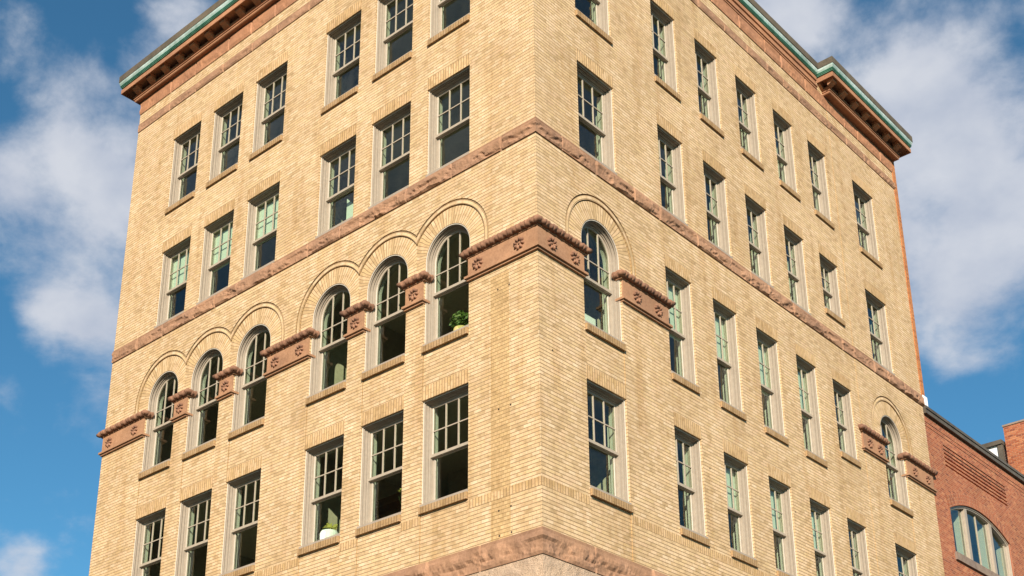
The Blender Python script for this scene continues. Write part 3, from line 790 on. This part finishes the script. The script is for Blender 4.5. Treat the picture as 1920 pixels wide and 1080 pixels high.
rb.face([(0, 21.4, 0), (-12, 21.4, 0), (-12, 21.4, 19.36), (0, 21.4, 19.36)])
rb.build('wall', M_RED, red)
co = MB(); co.box(-.4, .10, .01, 21.4, 19.362, 19.50); co.box(-.4, .13, .01, 21.42, 19.504, 19.60); co.build('coping', M_COPING, red)
ro = MB(); ro.box(-12, -.41, .31, 21.4, 19.30, 19.355); ro.build('roof', M_SLATE, red)
ch = MB(); ch.box(-1.28, -.10, 10.4, 12.4, 19.36, 21.60); ch.box(-1.32, -.06, 10.35, 12.45, 19.36, 20.55); ch.build('chimney', M_RED, red)
cc = MB(); cc.box(-1.33, -.05, 10.34, 12.46, 21.604, 22.80, 0); 
ch2 = MB(); ch2.box(-1.28, -.10, 10.4, 12.4, 21.604, 22.80); ch2.build('chimney', M_RED, red) if False else None
ch3 = MB(); ch3.box(-1.30, -.08, 10.37, 12.43, 22.79, 22.86)
chim = [o for o in red.children if o.name.startswith('chimney')][0]
ex = MB(); ex.box(-1.279, -.101, 10.401, 12.399, 21.602, 22.788); ex.build('chimney_stack', M_RED, chim); ch3.build('chimney_cap', M_GREYSILL, chim)
ph = MB(); ph.box(-4.5, -1.42, 10.3, 12, 19.36, 22.065); phl = ph.build('penthouse', M_WHITE, red)
pr_ = MB(); pr_.box(-4.6, -1.34, 10.18, 12.1, 22.07, 22.24); pr_.build('penthouse_roof', M_COPING, phl)
pp_ = MB(); pp_.box(-1.54, -1.36, 10.24, 10.40, 19.36, 22.066); pp_.build('corner_post', M_COPING, phl)
# arched window of the red building
def red_path():
    p = [(19.7-UR, 15.05, 1, 0)]
    pts = arc_pts(2.3)
    for k, (u, z) in enumerate(pts):
        m = Vector((RC0-u, RZC-z)).normalized()
        if k == 0: m = Vector((1, -1.0))
        if k == len(pts)-1: m = Vector((-1, -1.0))
        p.append((u-UR, z, m.x, m.y))
    p.append((24.3-UR, 15.05, -1, 0)); return p
# built in local (along, outwards, up) and turned onto the wall
def to_red(m):
    m.v = [(y, x, z) for x, y, z in m.v]; return m
fw = MB(); sweep(fw, red_path(), [(0, .25), (0, .04), (.05, .035), (.055, .06), (.09, .065), (.10, .16), (.10, .25)])
w0 = 19.7-UR
rwin = to_red(fw).build('arched_window', M_FRAME, red)
def ztop_red(u): return RZC+math.sqrt(RR*RR-(u-RC0)**2)
mu = MB()
for u in (21.05, 22.95):
    mu.box(u-UR-.09, u-UR+.09, -.20, -.06, 15.11, ztop_red(u)-.05)
mu.box(22.0-UR-.022, 22.0-UR+.022, -.19, -.14, 15.11, ztop_red(22.0)-.08)
for a, b in ((19.8, 20.96), (21.14, 22.86), (23.04, 24.2)):
    mu.box(a-UR, b-UR, -.20, -.13, 15.11, 15.19)
    for e in (a, b-.05): mu.box(e-UR, e-UR+.05, -.195, -.135, 15.18, ztop_red(e+.025)-.10)
to_red(mu).build('mullion', M_FRAME, rwin)
g = MB()
pts = [(19.75, 15.1), (24.25, 15.1)] + [(u, z-.05) for u, z in arc_pts(2.25)[::-1]]
g.face([(-.165, u-UR, z) for u, z in pts]); g.face([(-.171, u-UR, z) for u, z in pts][::-1]); g.build('pane', M_GLASS, rwin)
s = MB(); s.box(-.24, .07, 19.6-UR, 24.4-UR, 14.80, 15.048); s.build('sill', M_GREYSILL, rwin)
s = MB(); sweep(s, red_path(), [(.10, .26), (.08, .46), (-.2, .47)]); to_red(s).build('inner_casing', M_PLASTER, rwin)
fin = MB()
for u in (21.05, 22.95): fin.box(u-UR-.11, u-UR+.11, -.46, -.26, 15.1, ztop_red(u)-.12)
to_red(fin).build('mullion', M_PLASTER, rwin)
ri = MB()
ri.face([(-.8, .4, 17.6), (-5, .4, 17.6), (-5, 8, 17.6), (-.8, 8, 17.6)], 1); ri.face([(-.8, .4, 13.6), (-5, .4, 13.6), (-5, 8, 13.6), (-.8, 8, 13.6)], 0)
ri.face([(-5, .4, 13.6), (-5, 8, 13.6), (-5, 8, 17.6), (-5, .4, 17.6)], 2)
for y in (.4, 8): ri.face([(-.8, y, 13.6), (-5, y, 13.6), (-5, y, 17.6), (-.8, y, 17.6)], 2)
ri.build('office_interior', [M_FLOOR, M_PLASTER, M_ROOMW], red)

# ------------------------------------------------------------------ things behind the glass
def leaf_cloud(mb, c, rad, n, size, seed, flat=0.8):
    g_ = random.Random(seed)
    for _ in range(n):
        while True:
            p = Vector((g_.uniform(-1, 1), g_.uniform(-1, 1), g_.uniform(-1, 1)))
            if 0.25 < p.length < 1: break
        p = Vector(c)+Vector((p.x*rad, p.y*rad, p.z*rad*flat))
        a = Vector((g_.gauss(0, 1), g_.gauss(0, 1), g_.gauss(0, 1))).normalized(); b = a.orthogonal().normalized()
        s_ = size*g_.uniform(.6, 1.3); e = a.cross(b)
        mb.face([p-b*s_, p+e*s_*.5, p+b*s_, p-e*s_*.5])
def lathe(mb, c, prof, n=20):
    for (r0_, z0_), (r1_, z1_) in zip(prof, prof[1:]):
        for i in range(n):
            a, b = 2*math.pi*i/n, 2*math.pi*(i+1)/n
            mb.face([(c[0]+r0_*math.cos(a), c[1]+r0_*math.sin(a), c[2]+z0_), (c[0]+r0_*math.cos(b), c[1]+r0_*math.sin(b), c[2]+z0_), (c[0]+r1_*math.cos(b), c[1]+r1_*math.sin(b), c[2]+z1_), (c[0]+r1_*math.cos(a), c[1]+r1_*math.sin(a), c[2]+z1_)])
def pot_plant(name, label, x, y, z, pr, pm, leaf, lm, lr, ln, ls, seed, lz):
    t = thing(name, label, 'plant', (x, y, z))
    m = MB(); lathe(m, (0, 0, 0), pr); m.build('pot', pm, t, smooth=True)
    m = MB(); leaf_cloud(m, (0, 0, lz), lr, ln, ls, seed); m.build('foliage', lm, t)
pot_plant('potted_plant', 'bushy green plant in ochre pot behind the arched window nearest the corner', -2.62, .47, 15.64,
          [(0, 0), (.12, 0), (.17, .07), (.19, .20), (.17, .31), (.13, .33), (0, .33)], M_CLAY, None, M_LEAF, .25, 520, .05, 3, .50)
pot_plant('potted_plant', 'leaning yellow-leaved plant in big white pot behind a lower window', -6.78, .50, 11.86,
          [(0, 0), (.16, 0), (.21, .06), (.22, .30), (.19, .38), (0, .38)], M_WHITE, None, M_YLEAF, .16, 60, .07, 5, .44)
t = thing('flowering_plant', 'yellow blossom sprays behind the second lower window from the corner', 'plant', (-4.45, .75, 11.86))
m = MB(); lathe(m, (0, 0, 0), [(0, 0), (.10, 0), (.13, .22), (0, .22)]); m.build('pot', M_WOOD, t, smooth=True)
m = MB()
for k in range(6):
    a = rnd.uniform(0, 6.28); b = Vector((.3*math.cos(a), .12*math.sin(a), .78+rnd.uniform(-.1, .1)))
    n_ = Vector((-b.y, b.x, 0)).normalized()*.006
    m.face([n_, -n_, b-n_, b+n_])
m.build('stem', M_STEM, t)
m = MB(); leaf_cloud(m, (0, 0, .82), .26, 70, .035, 9, .35); m.build('blossom', M_YLEAF, t)
m = MB(); m.box(-.9, -.72, 2.35, 2.85, 15.64, 16.45); tag(m.build('office_partition', M_WHITE, None), 'white panel standing inside the right facade arched window nearest the corner', 'panel')
t = thing('bookcase', 'brown wooden bookcase inside the third lower window from the corner', 'bookcase', (-6.9, 2.4, 11.0))
m = MB(); m.box(-.9, .9, 0, .4, 0, .05); m.box(-.9, .9, .36, .4, .05, 2.9); m.box(-.9, -.86, 0, .36, .05, 2.9); m.box(.86, .9, 0, .36, .05, 2.9)
m.build('case', M_WOOD, t)
for z in (.7, 1.3, 1.9, 2.5): m = MB(); m.box(-.858, .858, .01, .355, z, z+.04); m.build('shelf', M_WOOD, t)

m = MB()
holes = [('L', 1.11, 16.14), ('L', 0.79, 16.14), ('L', 0.78, 13.35), ('L', 1.1, 13.35), ('L', 1.11, 11.14), ('L', 0.79, 11.16), ('L', 1.1, 10.61), ('L', 0.78, 10.61), ('R', 6.06, 13.61), ('R', 9.91, 13.62), ('R', 0.42, 14.47)]
for wall, u, z in holes:
    pts = [wp(wall, u+.022*math.cos(2*math.pi*k/10), .0035, z+.022*math.sin(2*math.pi*k/10)) for k in range(10)]
    m.face(pts)
m.build('anchor_hole', M_HOLE, bld)
m = MB()
for y in (.55, .58): m.face([(-6.15, y, 20.08), (-6.72, y, 20.08), (-6.72, y, 21.22), (-6.15, y, 20.62)])
for p, q in (((-6.15, 20.08), (-6.72, 20.08)), ((-6.72, 20.08), (-6.72, 21.22)), ((-6.72, 21.22), (-6.15, 20.62)), ((-6.15, 20.62), (-6.15, 20.08))):
    m.face([(p[0], .55, p[1]), (q[0], .55, q[1]), (q[0], .58, q[1]), (p[0], .58, p[1])])
tag(m.build('lit_wall_panel', M_BLIND), 'pale slant-topped panel standing in for a lit room wall inside a rectangular window just above the stone belt', 'board')  # added panel shaped like the lit part of the room wall
t = thing('pendant_lamp', 'white shaded lamp hanging inside the third arched window from the corner', 'lamp', (-6.75, 1.1, 17.2))
m = MB(); lathe(m, (0, 0, 0), [(.06, .34), (.09, .30), (.26, 0), (.24, 0)], 24); m.build('lamp_shade', M_WHITE, t, smooth=True)
m = MB(); lathe(m, (0, 0, .34), [(.008, 0), (.008, 1.5)], 8); m.build('cord', M_STEM, t)

# ------------------------------------------------------------------ unseen block added across the street to darken the lower pane reflections
opp = thing('added_reflection_block', 'unseen dark brick block added across the side street to keep sky out of the pane reflections', 'building', (-45, -27, 0))
m = MB(); m.box(-35, 31, -16, 0, 0, 44); m.build('wall', M_RED, opp)
m = MB(); m.box(-35.3, 31.3, -16.3, .5, 44.004, 44.7); m.build('coping', M_GREYSILL, opp)
wv = None
for i in range(15):
    for j in range(9):
        if wv is None:
            m = MB(); m.box(-.7, .7, -.05, .03, -1.2, 1.2); wv = m.build('window', M_SLATE, opp); o = wv
        elif i*9+j < 100:
            o = wv.copy(); C.objects.link(o); o.parent = opp
        else: continue
        o.location = (28-i*4.2, 0.02, 6+j*4.2)

# ------------------------------------------------------------------ ground
def struct(name, mb, mat): o = mb.build(name, mat); o['kind'] = 'structure'; return o
m = MB(); m.box(-1500, 1500, -1500, 1500, -1.0, -.16); struct('ground', m, M_GROUND)
m = MB(); m.box(-200, 200, -16, -4, -.3, -.12); m.box(4.0, 14, -3.99, 200, -.3, -.12); struct('road', m, M_ASPHALT)
m = MB(); m.box(-200, 4, -4, -.03, -.3, 0.0); m.box(.03, 4, -.03, 200, -.3, -.004); struct('pavement', m, M_WALK)
